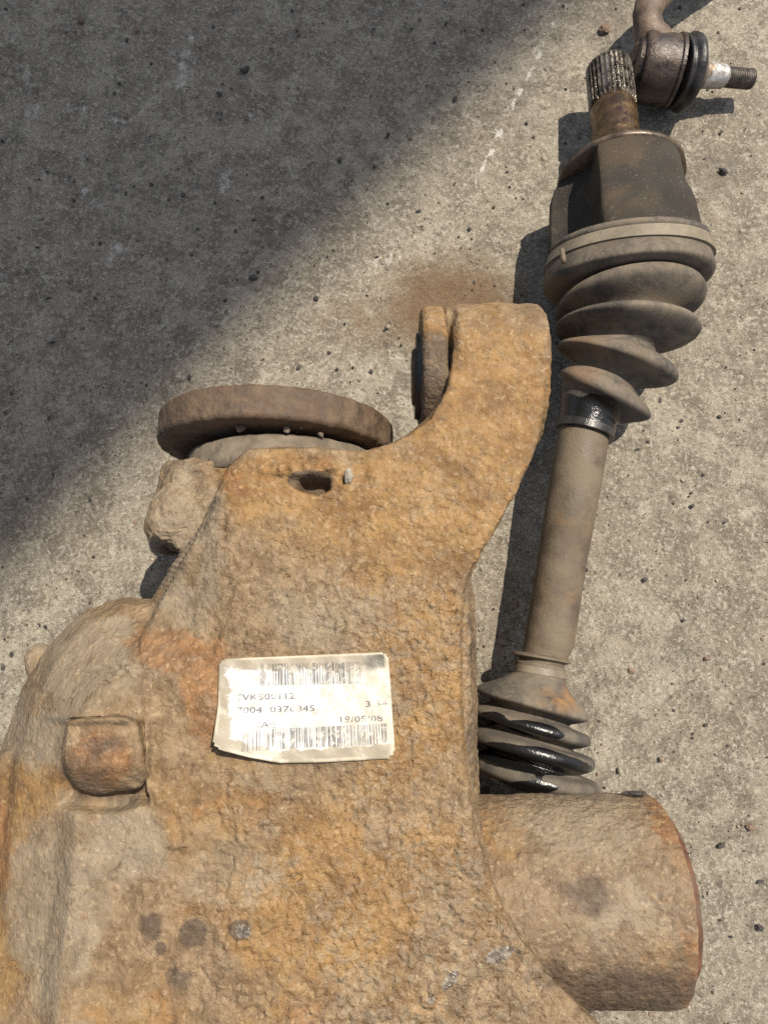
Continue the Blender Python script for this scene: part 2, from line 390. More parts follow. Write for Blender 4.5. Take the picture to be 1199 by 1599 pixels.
peb = [
 (396, 434, 11, M_stone, 'dark pebble below the shadow middle, larger of the pair above the flange disc'),
 (494, 466, 8, M_stone, 'small black pebble on sunlit concrete just past the shadow edge'),
 (383, 110, 10, M_stone, 'flat dark pebble in the upper middle of the shaded concrete'),
 (343, 147, 8, M_stone, 'small dark pebble just lower left of the flat upper one'),
 (537, 169, 7, M_stonebrown, 'brown pebble in the shade right of the upper middle'),
 (128, 33, 10, M_stonebrown, 'brown pebble at the top left of the shaded concrete'),
 (215, 47, 8, M_stonebrown, 'dull brown pebble near the top edge left of centre'),
 (710, 155, 8, M_stone, 'dark pebble at the shadow edge left of the drive shaft'),
 (943, 46, 16, M_stonebrown, 'brown stone chip beside the arm of the ball joint'),
 (602, 512, 7, M_stone, 'dark pebble between the flange disc and the bushing eye'),
 (967, 1202, 9, M_stonepale, 'round grey pebble right of the lower rubber boot'),
 (1125, 1320, 9, M_stone, 'dark flat pebble right of the large bushing tube'),
 (1171, 1292, 10, M_stonebrown, 'brown pebble near the right edge beside the large tube'),
 (985, 1047, 9, M_stonebrown, 'reddish pebble right of the shaft collar'),
 (1102, 1028, 9, M_stonebrown, 'orange brown pebble far right level with the lower boot'),
 (1066, 969, 6, M_stone, 'small black pebble far right above the orange brown one'),
 (1031, 1186, 8, M_stonebrown, 'brown pebble above the large bushing tube on the right'),
 (1186, 1448, 9, M_stone, 'black pebble at the lower right edge of the frame'),
 (1128, 268, 11, M_stone, 'black chip in the dark stain right of the joint housing'),
 (1080, 790, 7, M_stone, 'little dark pebble right of the middle of the shaft'),
 (1006, 905, 8, M_stone, 'dark pebble right of the lower half of the shaft'),
 (147, 1010, 7, M_stone, 'black speck of stone left of the shoulder of the casting'),
]
for i, (px, py, r, m, lab) in enumerate(peb[:-1]):
    c = P(px, py, 0); rad = r / 2 * (c - cam.location).length / FPX
    bm = stone_mesh(rad, 300 + i, 0.6, 2)
    for v in bm.verts: v.co += Vector((c.x, c.y, rad * 0.25))
    me = bpy.data.meshes.new('pebble'); bm.to_mesh(me); bm.free()
    o = link('pebble', me, m); o['label'] = lab; o['category'] = 'pebble'; o['group'] = 'pebbles on the concrete'

# ------------------------------------------------------------------ differential: casting by union of solids
diff_root = empty('axle_differential', P(450, 1150, 0), 'rusty tan cast iron axle differential with a worn white barcode label lying on concrete', 'differential')
def outline_loft(levels, n=260, zf=None):
    """levels: list of (polygon px, z) bottom to top -> closed solid"""
    V = []
    for poly, z in levels:
        pts = [P(x, y, z - (zf(x, y) if zf else 0)) for x, y in poly]; L = [(pts[(i + 1) % len(pts)] - pts[i]).length for i in range(len(pts))]
        # same number of samples on each matching edge when the polygons have the same number of corners
        m = max(2, n // len(pts))
        for i in range(len(pts)):
            for k in range(m): V.append(pts[i].lerp(pts[(i + 1) % len(pts)], k / m))
    ns = len(V) // len(levels)
    F = tube_faces(len(levels), ns)
    me = raw_mesh('solid', V, F, False); fix_normals(me)
    return me
def cyl_mesh(p0, p1, r0, r1=None, ns=64):
    d = (Vector(p1) - Vector(p0)).length
    return lathe('solid', p0, p1, [(0, r0), (d, r1 if r1 else r0)], ns)
def ball_mesh(c, r, sc=(1, 1, 1), rot=0):
    bm = bmesh.new(); bmesh.ops.create_icosphere(bm, subdivisions=4, radius=1)
    for v in bm.verts:
        x, y, z = v.co.x * sc[0] * r, v.co.y * sc[1] * r, v.co.z * sc[2] * r
        v.co = Vector((c[0] + x * math.cos(rot) - y * math.sin(rot), c[1] + x * math.sin(rot) + y * math.cos(rot), c[2] + z))
    me = bpy.data.meshes.new('solid'); bm.to_mesh(me); bm.free(); return me

ZT = 0.148
plate = [(707, 500), (705, 560), (696, 608), (672, 650), (634, 680), (600, 697), (560, 706), (520, 702), (450, 699), (390, 703), (356, 733),
         (338, 778), (306, 832), (264, 890), (237, 940), (215, 1000), (240, 1060), (250, 1120), (250, 1260), (215, 1400), (170, 1600), (160, 1760),
         (1020, 1760), (950, 1615), (893, 1560), (845, 1508), (797, 1443), (762, 1373), (740, 1300), (727, 1210), (719, 1100), (716, 1000),
         (720, 945), (730, 902), (748, 862), (774, 822), (802, 773), (824, 728), (839, 685), (848, 630), (850, 560), (842, 506), (800, 489), (745, 489)]
def shifted(poly, f):
    return [(x + f(x, y)[0], y + f(x, y)[1]) for x, y in poly]
solids = []
# thick slab of the top face, a little inset at the top for a rounded edge
arm_drop = lambda x, y: 0.0105 * float(sstep(650, 497, y)) if x > 640 else 0.0
solids.append(outline_loft([(plate, 0.108), (plate, ZT)], zf=arm_drop))
# deep body under it
deep = [(560, 760), (470, 740), (390, 760), (360, 830), (300, 930), (240, 1000), (250, 1100), (250, 1300), (200, 1450), (170, 1600), (170, 1760),
        (980, 1760), (940, 1640), (880, 1560), (830, 1490), (790, 1420), (768, 1350), (752, 1290), (746, 1240), (743, 1100), (741, 1000),
        (738, 930), (730, 900), (700, 880), (640, 800)]
solids.append(outline_loft([(shifted(deep, lambda x, y: ((600 - x) * 0.10, 0)), 0.0), (deep, 0.075), (shifted(deep, lambda x, y: ((600 - x) * 0.06, 0)), 0.135)]))
# left shoulder (bearing housing), falling away to the left
sh_hi = [(300, 1000), (238, 985), (205, 1000), (165, 1025), (125, 1075), (95, 1130), (85, 1200), (90, 1300), (80, 1420), (60, 1600), (40, 1760), (400, 1760), (420, 1300)]
sh_mid = [(300, 965), (235, 950), (185, 955), (130, 985), (85, 1040), (50, 1110), (28, 1190), (20, 1300), (10, 1420), (-20, 1600), (-60, 1760), (400, 1760), (420, 1300)]
sh_lo = [(300, 950), (240, 935), (190, 932), (130, 955), (75, 1010), (35, 1080), (5, 1160), (-20, 1300), (-60, 1420), (-120, 1600), (-180, 1760), (400, 1760), (420, 1300)]
sh_bot = [(320, 1000), (260, 990), (220, 990), (170, 1010), (130, 1050), (100, 1100), (80, 1180), (60, 1300), (20, 1420), (-20, 1600), (-60, 1760), (400, 1760), (420, 1300)]
solids.append(outline_loft([(sh_bot, 0.0), (sh_lo, 0.107), (sh_mid, 0.129), (sh_hi, 0.139), ([(x + 28 if x < 300 else x, y + 16 if y < 1100 else y) for x, y in sh_hi], 0.1472)]))
# nose around the pinion bearing
nose = [(600, 720), (560, 712), (420, 706), (300, 712), (258, 726), (246, 770), (240, 815), (250, 842), (275, 856), (340, 870), (600, 880)]
solids.append(outline_loft([([(x + (420 - x) * 0.25, y) for x, y in nose], 0.02), (nose, 0.100), ([(x + (420 - x) * 0.03, y + 3) for x, y in nose], 0.119), ([(x + (420 - x) * 0.12, y + 9) for x, y in nose], 0.127)]))
c = P(284, 805, 0.112); solids.append(ball_mesh((c.x, c.y, 0.118), 0.0135, (1, 1.1, 1)))
c = P(262, 822, 0.07); solids.append(ball_mesh((c.x, c.y, 0.07), 0.012, (0.9, 1.2, 1)))
c = P(74, 1046, 0.058); solids.append(ball_mesh((c.x, c.y, 0.058), 0.0085, (1.1, 1.7, 1.0), 0.5))
# square boss
boss = [(104, 1126), (125, 1121), (205, 1119), (222, 1132), (224, 1205), (212, 1236), (190, 1244), (125, 1246), (104, 1235), (98, 1180)]
solids.append(outline_loft([(boss, 0.11), (boss, 0.155), ([(164 + (x - 164) * 0.93, 1182 + (y - 1184) * 0.93) for x, y in boss], 0.158)], 200))
# rib running down the left side
rib = [(0, 1175), (40, 1170), (78, 1190), (88, 1240), (80, 1290), (60, 1330), (-5, 1330)]
solids.append(outline_loft([(rib, 0.08), (rib, 0.122)], 140))
for (x0, y0, x1, y1, z0, z1, r) in ((60, 1300, 20, 1450, 0.121, 0.116, 0.0045), (20, 1450, -40, 1620, 0.116, 0.105, 0.005), (118, 1290, 95, 1700, 0.133, 0.131, 0.006),
                                    (232, 1130, 228, 1230, 0.1465, 0.1465, 0.0016)):
    solids.append(cyl_mesh(P(x0, y0, z0), P(x1, y1, z1), r, r, 24))
# web from body out to the large bushing tube, and arm knuckle on the small eye
solids.append(cyl_mesh(P(704, 588, 0.110), P(838, 588, 0.110), 0.0330, 0.0330))
sh_ = Vector((0, 0.0125, 0.0045))
solids.append(cyl_mesh(P(689, 588, 0.110) + sh_, P(720, 588, 0.110) + sh_, 0.0190, 0.0190))
bm = bmesh.new()
for s_ in solids: bm.from_mesh(s_)
bmesh.ops.triangulate(bm, faces=bm.faces)
me = bpy.data.meshes.new('casting'); bm.to_mesh(me); bm.free()
tmp = bpy.data.objects.new('tmp', me); col.objects.link(tmp)
md = tmp.modifiers.new('r', 'REMESH'); md.mode = 'VOXEL'; md.voxel_size = 0.00075; md.use_smooth_shade = True
md = tmp.modifiers.new('s', 'SMOOTH'); md.factor = 0.6; md.iterations = 34
dg = bpy.context.evaluated_depsgraph_get()
cme = bpy.data.meshes.new_from_object(tmp.evaluated_get(dg)); cme.name = 'casting'
bpy.data.objects.remove(tmp)
for s_ in solids: bpy.data.meshes.remove(s_)
co = getco(cme); no = getno(cme); px, py = proj(co)
print('casting verts', len(co))
top = np.clip(no[:, 2], 0, 1)
def B(cx, cy, rx, ry, rot=0): return blob(px, py, cx, cy, rx, ry, rot)
d = fbm(co, 22, 3, 3) * 0.0008 + fbm(co, 75, 3, 5) * 0.0004
pebbly = sstep(0.0, 0.35, B(660, 1150, 170, 560, 0.0) + B(600, 1480, 360, 200) + B(600, 980, 150, 120))
d += ((0.5 - np.abs(vnoise(co, 260, 21))) * 0.0006 + (0.5 - np.abs(vnoise(co, 470, 24))) * 0.0006 + fbm(co, 520, 2, 22) * 0.0003) * (0.15 + 0.85 * pebbly * (0.5 + 0.5 * sstep(650, 950, py)))
d += fbm(co, 260, 3, 61) * 0.00035
# flakes: thin lifted skins with crisp edges
for sc, th, am, sd_ in ((38, 0.10, 0.0009, 71), (62, 0.22, 0.0008, 72), (105, 0.28, 0.0006, 73)):
    w = co + 0.004 * np.stack([vnoise(co, 120, 81), vnoise(co, 120, 82), vnoise(co, 120, 83)], 1)
    n_ = fbm(w, sc, 3, sd_); left = 0.25 + 0.75 * sstep(520, 380, px) * sstep(900, 1000, py)
    d += sstep(th, th + 0.035, n_) * am * 0.85 * left
# saw-like marks on the slope beside the nose
cut = sstep(0.0, 0.4, B(300, 900, 95, 110, -0.6)); d += np.sin(py * 0.9 + vnoise(co, 90, 8) * 1.5) * 0.00022 * cut
wr = sstep(0.0, 0.4, B(55, 1235, 75, 80)); d += np.sin(py * 0.42 + vnoise(co, 45, 12) * 5.0) * 0.0004 * wr * (0.5 + 0.5 * vnoise(co, 90, 13))
# boss: lumpy
bo = sstep(0.0, 0.2, B(163, 1184, 85, 85)); d += fbm(co, 150, 3, 91) * 0.0011 * bo
# hole and its lip near the nose
hb = B(492, 757, 50, 16, -0.2); hb = np.clip(hb + fbm(co, 150, 3, 94) * 0.5 * (hb > 0), 0, 1); d -= sstep(0.0, 0.6, hb) * 0.010
lip = sstep(0.0, 0.35, B(470, 728, 75, 22, -0.05)); d += (fbm(co, 190, 3, 93) * 0.0026 + 0.001) * lip
d -= sstep(0.0, 0.6, B(560, 735, 22, 26)) * 0.0015
# cracks as dark steps
for (x0, y0, x1, y1, w_, dep) in ((132, 1052, 215, 1036, 9, 0.0024), (165, 1065, 200, 1050, 6, 0.002), (425, 1235, 458, 1262, 6, 0.0014), (452, 1372, 480, 1368, 6, 0.0012),
                             (700, 940, 712, 965, 5, 0.001), (440, 890, 452, 905, 6, 0.001)):
    for k in range(7):
        f = k / 6; d -= sstep(0, 0.5, B(x0 + (x1 - x0) * f, y0 + (y1 - y0) * f + 4 * math.sin(k * 2.3), w_ * 1.3, w_ * 0.55)) * dep
# arm end slopes down to the eye
drop = sstep(620, 490, py) * sstep(640, 700, px) * 0.0070 * top
d += 0.0 
d *= np.maximum(0.42 + 0.58 * sstep(120, 300, px), 1.3 * sstep(0, 0.3, B(280, 800, 110, 130)))
d += fbm(co, 90, 4, 131) * 0.0014 * sstep(0, 0.4, B(280, 790, 110, 130)) * (px < 345)
co2 = co + no * d[:, None]; 
slope = 0.012 * sstep(380, 235, px) * sstep(1060, 930, py) * sstep(690, 760, py) * sstep(0.118, 0.146, co[:, 2])
co2[:, 2] -= slope
inb = sstep(86, 100, px) * sstep(236, 222, px) * (py > 1112) * sstep(1262, 1246, py)
co2[:, 2] -= 0.0085 * sstep(1190, 1246, py) * inb
co2[:, 2] -= 0.0075 * sstep(0, 0.5, B(152, 1256, 74, 17)) * (1 - inb)
co2[:, 2] += 0.0045 * sstep(1030, 1112, py) * sstep(1136, 1118, py) * sstep(60, 115, px) * sstep(262, 205, px) * sstep(0.1, 0.5, top)
co2[:, 2] += 0.0035 * np.exp(-((px - 232) / 4.0) ** 2) * sstep(1115, 1135, py) * sstep(1250, 1225, py)
lab_b = sstep(0.0, 0.12, np.minimum(np.minimum(px - 325, 635 - px), np.minimum(py - 1005, 1205 - py)) / 150) * (top > 0.5)
co2[:, 2] = np.where(lab_b > 0, co2[:, 2] * (1 - lab_b * 0.8) + (ZT + 0.0004) * lab_b * 0.8, co2[:, 2])
setco(cme, co2)
mk = np.zeros((len(co), 4)); wn_ = fbm(co, 45, 4, 101) * 0.35
def addc(ch, cx, cy, rx, ry, amt=1.0, rot=0, soft=0.85, wob=1.2):
    b = B(cx, cy, rx, ry, rot); mk[:, ch] = np.maximum(mk[:, ch], np.clip(sstep(0.0, soft, b * (1 + wn_ * wob * 2.2)) * amt, 0, 1))
for a_ in ((760, 640, 190, 240), (620, 830, 270, 170, 0.95), (660, 1050, 150, 330, 0.75), (560, 1420, 380, 260, 0.85), (420, 760, 150, 90, 0.8), (330, 1250, 170, 160, 0.7), (60, 1235, 110, 80, 0.9),
           (240, 1560, 260, 160, 0.6), (10, 1400, 60, 260, 0.9)): addc(0, *a_)
for a_ in ((275, 905, 140, 120, 1.0, 0.6), (130, 1030, 170, 120, 1.0), (60, 1130, 90, 110, 0.9), (290, 800, 90, 120, 1.0), (490, 945, 170, 90, 0.6), (190, 1330, 110, 110, 0.9), (370, 1350, 150, 110, 0.5),
           (90, 1430, 130, 250, 0.85), (400, 1210, 90, 60, 0.6), (560, 1530, 110, 50, 0.4), (735, 1150, 26, 420, 0.45), (700, 1330, 100, 60, 0.3)): addc(1, *a_)
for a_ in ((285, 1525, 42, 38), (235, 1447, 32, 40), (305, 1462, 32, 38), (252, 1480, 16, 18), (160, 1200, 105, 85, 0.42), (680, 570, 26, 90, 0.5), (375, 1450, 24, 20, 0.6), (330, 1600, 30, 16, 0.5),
           (850, 1530, 60, 30, 0.4), (485, 752, 46, 20, 0.8), (270, 880, 60, 60, 0.4), (736, 1060, 18, 300, 0.42)): addc(2, *a_, 0, 0.6) if len(a_) == 5 else addc(2, *a_, 1.0, 0, 0.6)  # dark stains and rust, plus painted shade in hole, eye hollow, under nose
for a_ in ((325, 1085, 70, 150, 1.0), (255, 1010, 90, 60, 0.9), (165, 1180, 100, 90, 1.25), (375, 745, 90, 60, 0.7), (470, 730, 90, 30, 0.6), (350, 1260, 130, 70, 0.7), (250, 1560, 170, 90, 0.7),
           (250, 930, 60, 110, 0.3), (740, 850, 50, 35, 0.6), (470, 1580, 90, 50, 0.8), (5, 1330, 22, 100, 1.0), (200, 1440, 80, 60, 0.5)): addc(3, *a_)
setattr4(cme, 'mask', mk)
rl = np.zeros((len(co), 4))
for a_ in ((780, 1490, 34, 15, -0.45), (703, 1530, 12, 28, 0.6), (380, 1452, 18, 14, 0.3), (672, 1560, 9, 9, 0)):
    rl[:, 1] = np.maximum(rl[:, 1], sstep(0, 0.6, B(*a_)))
rl[:, 2] = 0.22 + 0.78 * sstep(180, 420, px) * (0.30 + 0.70 * sstep(620, 980, py)); rl[:, 0] = np.clip(pebbly * (0.5 + fbm(co, 25, 3, 77)), 0, 1); setattr4(cme, 'relief', rl)
link('casting', cme, M_cast, diff_root)

def masked(me, fn):
    c_ = getco(me); m_ = np.zeros((len(c_), 4)); x_, y_ = proj(c_); fn(c_, x_, y_, m_); setattr4(me, 'mask', m_)

def masked_relief(me): setattr4(me, 'relief', np.tile([0.15, 0, 0.7, 1], (len(me.vertices), 1)))
# small bushing eye at the end of the arm
ZE = 0.110; e0, e1 = P(655, 588, ZE), P(841, 588, ZE)
R_e = 0.0317; Le = (P(691, 588, ZE) - e0).length
prof = [(0.0, 0.021), (0.0, R_e - 0.002), (0.0012, R_e - 0.0004)] + [(0.003 + (Le - 0.006) * k / 60, R_e) for k in range(61)] + [(Le - 0.0012, R_e - 0.0004), (Le, R_e - 0.002), (Le, 0.021)]
me = lathe('eye_tube', e0, e1, prof, 200); edge_auto(me, 50); roughen(me, 0.0005, 160, 4, 5)
def f_(c, x, y, m):
    n_ = fbm(c, 60, 3, 9) * 0.3; m[:, 0] = np.clip(sstep(600, 520, y) * 0.7 + n_, 0, 1); m[:, 2] = np.clip(0.35 * sstep(840, 870, x) + 0.75 * sstep(712, 690, x) * sstep(500, 545, y) + n_ * 0.4, 0, 0.85); m[:, 3] = np.clip(0.4 * sstep(700, 660, x) + n_, 0, 1)  # lower left end darkened in colour for its shaded hollow, over dark rust
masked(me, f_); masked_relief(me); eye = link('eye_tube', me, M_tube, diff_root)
Lf = (e1 - e0).length
a0, a1 = P(643, 590, ZE), P(850, 590, ZE)
me = lathe('bushing', e0 + Vector((-0.002, 0, 0)), a1, [(0.0, 0.0), (0.0, 0.020), (0.003, 0.0208), (Le, 0.0208), (Le + 0.001, 0.0235), (Lf - 0.001, 0.0235), (Lf + 0.002, 0.0195), (Lf + 0.002, 0)], 64)
link('bushing', me, M_black, eye)
me = lathe('bushing_sleeve', a0, e1, [(0, 0.004), (0, 0.0125), (0.001, 0.0135), (Lf - 0.001, 0.0135), (Lf - 0.001, 0.004)], 64); edge_auto(me)
link('bushing_sleeve', me, M_darkrust, eye)

# large bushing tube
ZB = 0.090; R_b = 0.0418; b0, b1 = P(700, 1399, ZB), P(1030, 1399, ZB); Lb = (b1 - b0).length
prof = [(0.0, 0.03)] + [(Lb * k / 110, R_b) for k in range(106)] + [(Lb - 0.0012, R_b - 0.0002), (Lb - 0.0005, R_b - 0.0006), (Lb - 0.0001, R_b - 0.0014), (Lb, R_b - 0.003), (Lb, R_b - 0.006), (Lb - 0.003, R_b - 0.0075), (Lb - 0.003, 0.01)]
me = lathe('mount_tube', b0, b1, prof, 420); roughen(me, 0.0007, 60, 4, 15); roughen(me, 0.00035, 330, 3, 16)
def f_(c, x, y, m):
    n_ = fbm(c, 50, 4, 19) * 0.4
    m[:, 0] = np.clip(0.6 * blob(x, y, 790, 1300, 110, 90) + 0.4 * blob(x, y, 1000, 1480, 110, 120) + n_ * 0.5, 0, 1)
    m[:, 1] = np.clip(1.3 * blob(x, y, 900, 1290, 160, 90) + 0.5 * blob(x, y, 960, 1390, 140, 120) + n_, 0, 1)
    m[:, 2] = np.clip(0.62 * sstep(0, 0.8, blob(x, y, 912, 1398, 75, 65)) + 1.1 * sstep(1440, 1560, y) * (0.6 + n_) + 0.5 * blob(x, y, 1030, 1400, 12, 20), 0, 0.75)  # stain patch, plus the tube's shaded underside put into the colour
    m[:, 3] = np.clip(sstep(1030, 1078, x + (1406 - y) * (y < 1406) * 0.35) * 0.9 + n_ * 1.2, 0, 1)
masked(me, f_); masked_relief(me); mt = link('mount_tube', me, M_tube, diff_root, 'short dusty tube with a red rusted rim')
c1 = b1
me = lathe('bushing', b1 + Vector((-0.006, 0, 0)), b1 + Vector((0.02, 0, 0)), [(0, 0.0), (0, 0.0352), (0.0092, 0.0352), (0.0102, 0.0340), (0.0105, 0.031), (0.008, 0.029), (0.008, 0.014), (0.012, 0.013), (0.012, 0.004), (0.004, 0.003)], 160)
roughen(me, 0.0006, 140, 4, 25); link('bushing', me, M_redrust, mt)
# flap of dried dirt standing on the top edge of the tube
c = P(992, 1239, 0.092); bm = stone_mesh(0.0062, 41, 0.28, 2)
for v in bm.verts: v.co = Vector((v.co.x * 1.15, v.co.z * 0.55 + v.co.x * 0.04, v.co.y * 0.6)) + c + Vector((0, 0.0002, 0))
me = bpy.data.meshes.new('dirt_flake'); bm.to_mesh(me); bm.free(); link('dirt_flake', me, M_stone, mt)

# pinion flange and neck
ZF = 0.085; RF = 0.0572
yn = P(432, 652, ZF + RF).y; yf = P(432, 598, ZF + RF).y; cx_ = P(434, 655, ZF).x
f0 = Vector((cx_, yn, ZF)); f1 = Vector((cx_ + 0.0004, yf, ZF)); T = yf - yn
prof = [(-0.0, 0.0), (0.0, 0.03), (0.0, RF - 0.0022), (0.0006, RF - 0.0008), (0.002, RF)] + [(0.002 + (T - 0.004) * k / 14, RF) for k in range(1, 15)] + [(T - 0.0006, RF - 0.0008), (T, RF - 0.0022), (T, 0.028), (T + 0.004, 0.026), (T + 0.004, 0.0)]
me = lathe('flange_disc', f0, f1, prof, 360); edge_auto(me, 60); roughen(me, 0.00024, 190, 4, 35); roughen(me, 0.00025, 420, 3, 36)
link('flange_disc', me, M_flange, diff_root)
cn_ = P(446, 700, ZF).x; ye = P(440, 735, 0.12).y
n0 = Vector((cn_, ye, ZF)); n1 = Vector((cn_, yn, ZF)); Ln = yn - ye
me = lathe('bearing_collar', n0, n1, [(0, 0.0485), (Ln * 0.35, 0.0482), (Ln * 0.4, 0.0472), (Ln * 0.72, 0.0468), (Ln * 0.8, 0.045), (Ln * 0.82, 0.036), (Ln * 1.02, 0.035)], 260)
roughen(me, 0.0003, 160, 3, 45); link('bearing_collar', me, M_neck, diff_root)
for i, (x_, y_, r_) in enumerate(((376, 664, 6.5), (449, 672, 6), (500, 676, 6.5), (471, 668, 4))):
    c = P(x_, y_, 0.130); rad = r_ / 3.7 / 1000
    bm = stone_mesh(rad, 500 + i, 0.8, 2)
    zz = ZF + math.sqrt(max(0.0468 ** 2 - (c.x - cn_) ** 2, 0)) + rad * 0.4
    for v in bm.verts: v.co += Vector((c.x, min(c.y, yn - rad * 0.6), zz))
    me = bpy.data.meshes.new('dirt_clod'); bm.to_mesh(me); bm.free()
    o = link('dirt_clod', me, M_neck); o['category'] = 'clod'; o['group'] = 'dirt clods behind the flange disc'
    o['label'] = ['pale triangular dirt clod at the left under the flange disc', 'flat dirt clod under the middle of the flange disc', 'dirt clod furthest right under the flange disc', 'smallest dirt crumb in the middle under the flange disc'][i]
c = P(545, 744, ZT)
bm = stone_mesh(0.0026, 900, 0.7, 2)
for v in bm.verts: v.co += Vector((c.x, c.y, ZT + 0.0006))
me = bpy.data.meshes.new('dirt_clod'); bm.to_mesh(me); bm.free()
o = link('dirt_clod', me, M_stonepale); o['category'] = 'clod'; o['label'] = 'small pale crumb beside the hole in the rusty casting'

# ------------------------------------------------------------------ label
def lab_pt(u, v, off=0.0):
    tl, tr = (344, 1029), (606, 1018); yb = np.interp(u, [0, 0.06, 0.2, 0.36, 0.6, 0.95, 1.0], [1160, 1168, 1180, 1190, 1189, 1184, 1180])
    xb = 341 + (617 - 341) * u; xt = tl[0] + (tr[0] - tl[0]) * u; yt = tl[1] + (tr[1] - tl[1]) * u
    x_, y_ = xt + (xb - xt) * v, yt + (yb - yt) * v
    p = P(x_, y_, ZT)
    k = max(0.0, (v - 0.55) / 0.45) * max(0.0, 1 - u / 0.46)
    z = 0.0021 + 0.0003 * math.sin(u * 9 + v * 3) + 0.0085 * k ** 1.3 + 0.00025 * math.sin(u * 31 + v * 5) * math.sin(v * 23 - u * 7)
    return Vector((p.x, p.y, ZT + z + off))
U, W_ = 90, 60; V, F, keep = [], [], {}
def inlab(u, v):
    r = 0.085; au = min(u, 1 - u) * 1.6; av = min(v, 1 - v)
    return not (au < r and av < r and (r - au) ** 2 + (r - av) ** 2 > r * r)
cells = [(i, j) for i in range(U) for j in range(W_) if inlab((i + .5) / U, (j + .5) / W_)]
for i, j in cells:
    f = []
    for a_, b_ in ((i, j), (i, j + 1), (i + 1, j + 1), (i + 1, j)):
        if (a_, b_) not in keep: keep[(a_, b_)] = len(V); V.append(lab_pt(a_ / U, b_ / W_))
        f.append(keep[(a_, b_)])
    F.append(f)
me = raw_mesh('identification_label', V, F)
uvm = np.zeros((len(V), 4))
for (i, j), k in keep.items(): uvm[k] = (i / U, j / W_, 0, 1)
setattr4(me, 'mask', uvm)
t = NT('worn_label_paper'); a = t.attr('mask')
paper = t.mix(t.ramp(t.noise(200, 5, 0.7), 0.4, 0.65), (0.46, 0.45, 0.42), (0.64, 0.635, 0.61))
paper = t.mix(t.math('MULTIPLY', t.ramp(t.math('ADD', a[0], t.math('MULTIPLY', t.noise(260, 6, 0.75), 1.2)), 0.95, 1.6), 0.5), paper, (0.42, 0.33, 0.20))
paper = t.mix(t.ramp(t.noise(320, 6, 0.78), 0.54, 0.66, 0, 0.6), paper, (0.27, 0.23, 0.165))
edge = t.math('MAXIMUM', t.math('MAXIMUM', t.ramp(a[1], 0.24, 0.02), t.ramp(a[1], 0.80, 0.95)), t.ramp(a[0], 0.16, 0.0, 0, 0.8))
edge = t.math('ADD', t.math('MULTIPLY', edge, 0.55), t.math('MULTIPLY', t.noise(120, 8, 0.8, 0.5), 1.25))
worn = t.ramp(edge, 0.84, 0.93)
paper = t.mix(t.math('MULTIPLY', worn, 0.92), paper, (0.26, 0.22, 0.155))
corner = t.math('MULTIPLY', t.ramp(a[0], 0.82, 0.90), t.ramp(a[1], 0.20, 0.12))
paper = t.mix(t.math('MULTIPLY', corner, 0.9), paper, (0.075, 0.068, 0.05))
rim = t.math('MAXIMUM', t.math('MAXIMUM', t.ramp(a[0], 0.02, 0.008), t.ramp(a[0], 0.965, 0.985)), t.math('MAXIMUM', t.ramp(a[1], 0.03, 0.012), t.ramp(a[1], 0.955, 0.975)))
rim = t.math('MULTIPLY', rim, t.ramp(t.noise(90, 4), 0.42, 0.52))
paper = t.mix(t.math('MULTIPLY', rim, 0.6), paper, (0.52, 0.46, 0.34))
t.bump(t.noise(260, 4, 0.6), 0.0006, 0.5)
mlab = t.fin(paper, 0.45, 0, 0.5)
lab = link('identification_label', me, mlab, diff_root, 'worn white barcode label with a curled lower left corner')
so = lab.modifiers.new('thickness', 'SOLIDIFY'); so.thickness = 0.00025; so.offset = -1
t = NT('faded_print'); c_ = t.mix(t.ramp(t.noise(260, 5, 0.7), 0.50, 0.60), (0.07, 0.066, 0.066), (0.42, 0.40, 0.36)); mprint = t.fin(c_, 0.5)
t = NT('faded_lettering'); c_ = t.mix(t.ramp(t.noise(330, 4, 0.7), 0.50, 0.60), (0.07, 0.065, 0.08), (0.42, 0.40, 0.38)); mlet = t.fin(c_, 0.5)
def uv_of(x_, y_):
    u = (x_ - 343) / 266; yt = 1029 - 11 * u; yb = np.interp(u, [0, 0.06, 0.2, 0.36, 0.6, 0.95, 1.0], [1160, 1168, 1180, 1190, 1189, 1184, 1180])
    return u, (y_ - yt) / (yb - yt)
rnd = random.Random(8)
def barcode(x0, x1, yt0, yt1, hgt, step):
    V, F = [], []; x_ = x0
    while x_ < x1:
        w = rnd.choice((0.7, 0.8, 1.0, 1.4, 2.0)); f = (x_ - x0) / (x1 - x0); y0_ = yt0 + (yt1 - yt0) * f
        n0_ = len(V)
        for k in range(7):
            yy = y0_ + hgt * k / 6
            for xx in (x_, x_ + w):
                u, v = uv_of(xx, yy); V.append(lab_pt(u, v, 0.00008))
        for k in range(6): F.append((n0_ + 2 * k, n0_ + 2 * k + 1, n0_ + 2 * k + 3, n0_ + 2 * k + 2))
        x_ += w + rnd.choice((0.8, 1.2, 1.8, 2.6, 3.2)) * step
    me = raw_mesh('barcode', V, F, False); fix_normals(me)
    link('barcode', me, mprint, lab)
barcode(408, 566, 1037, 1033, 34, 1.0); barcode(383, 600, 1139, 1129, 32, 0.9)
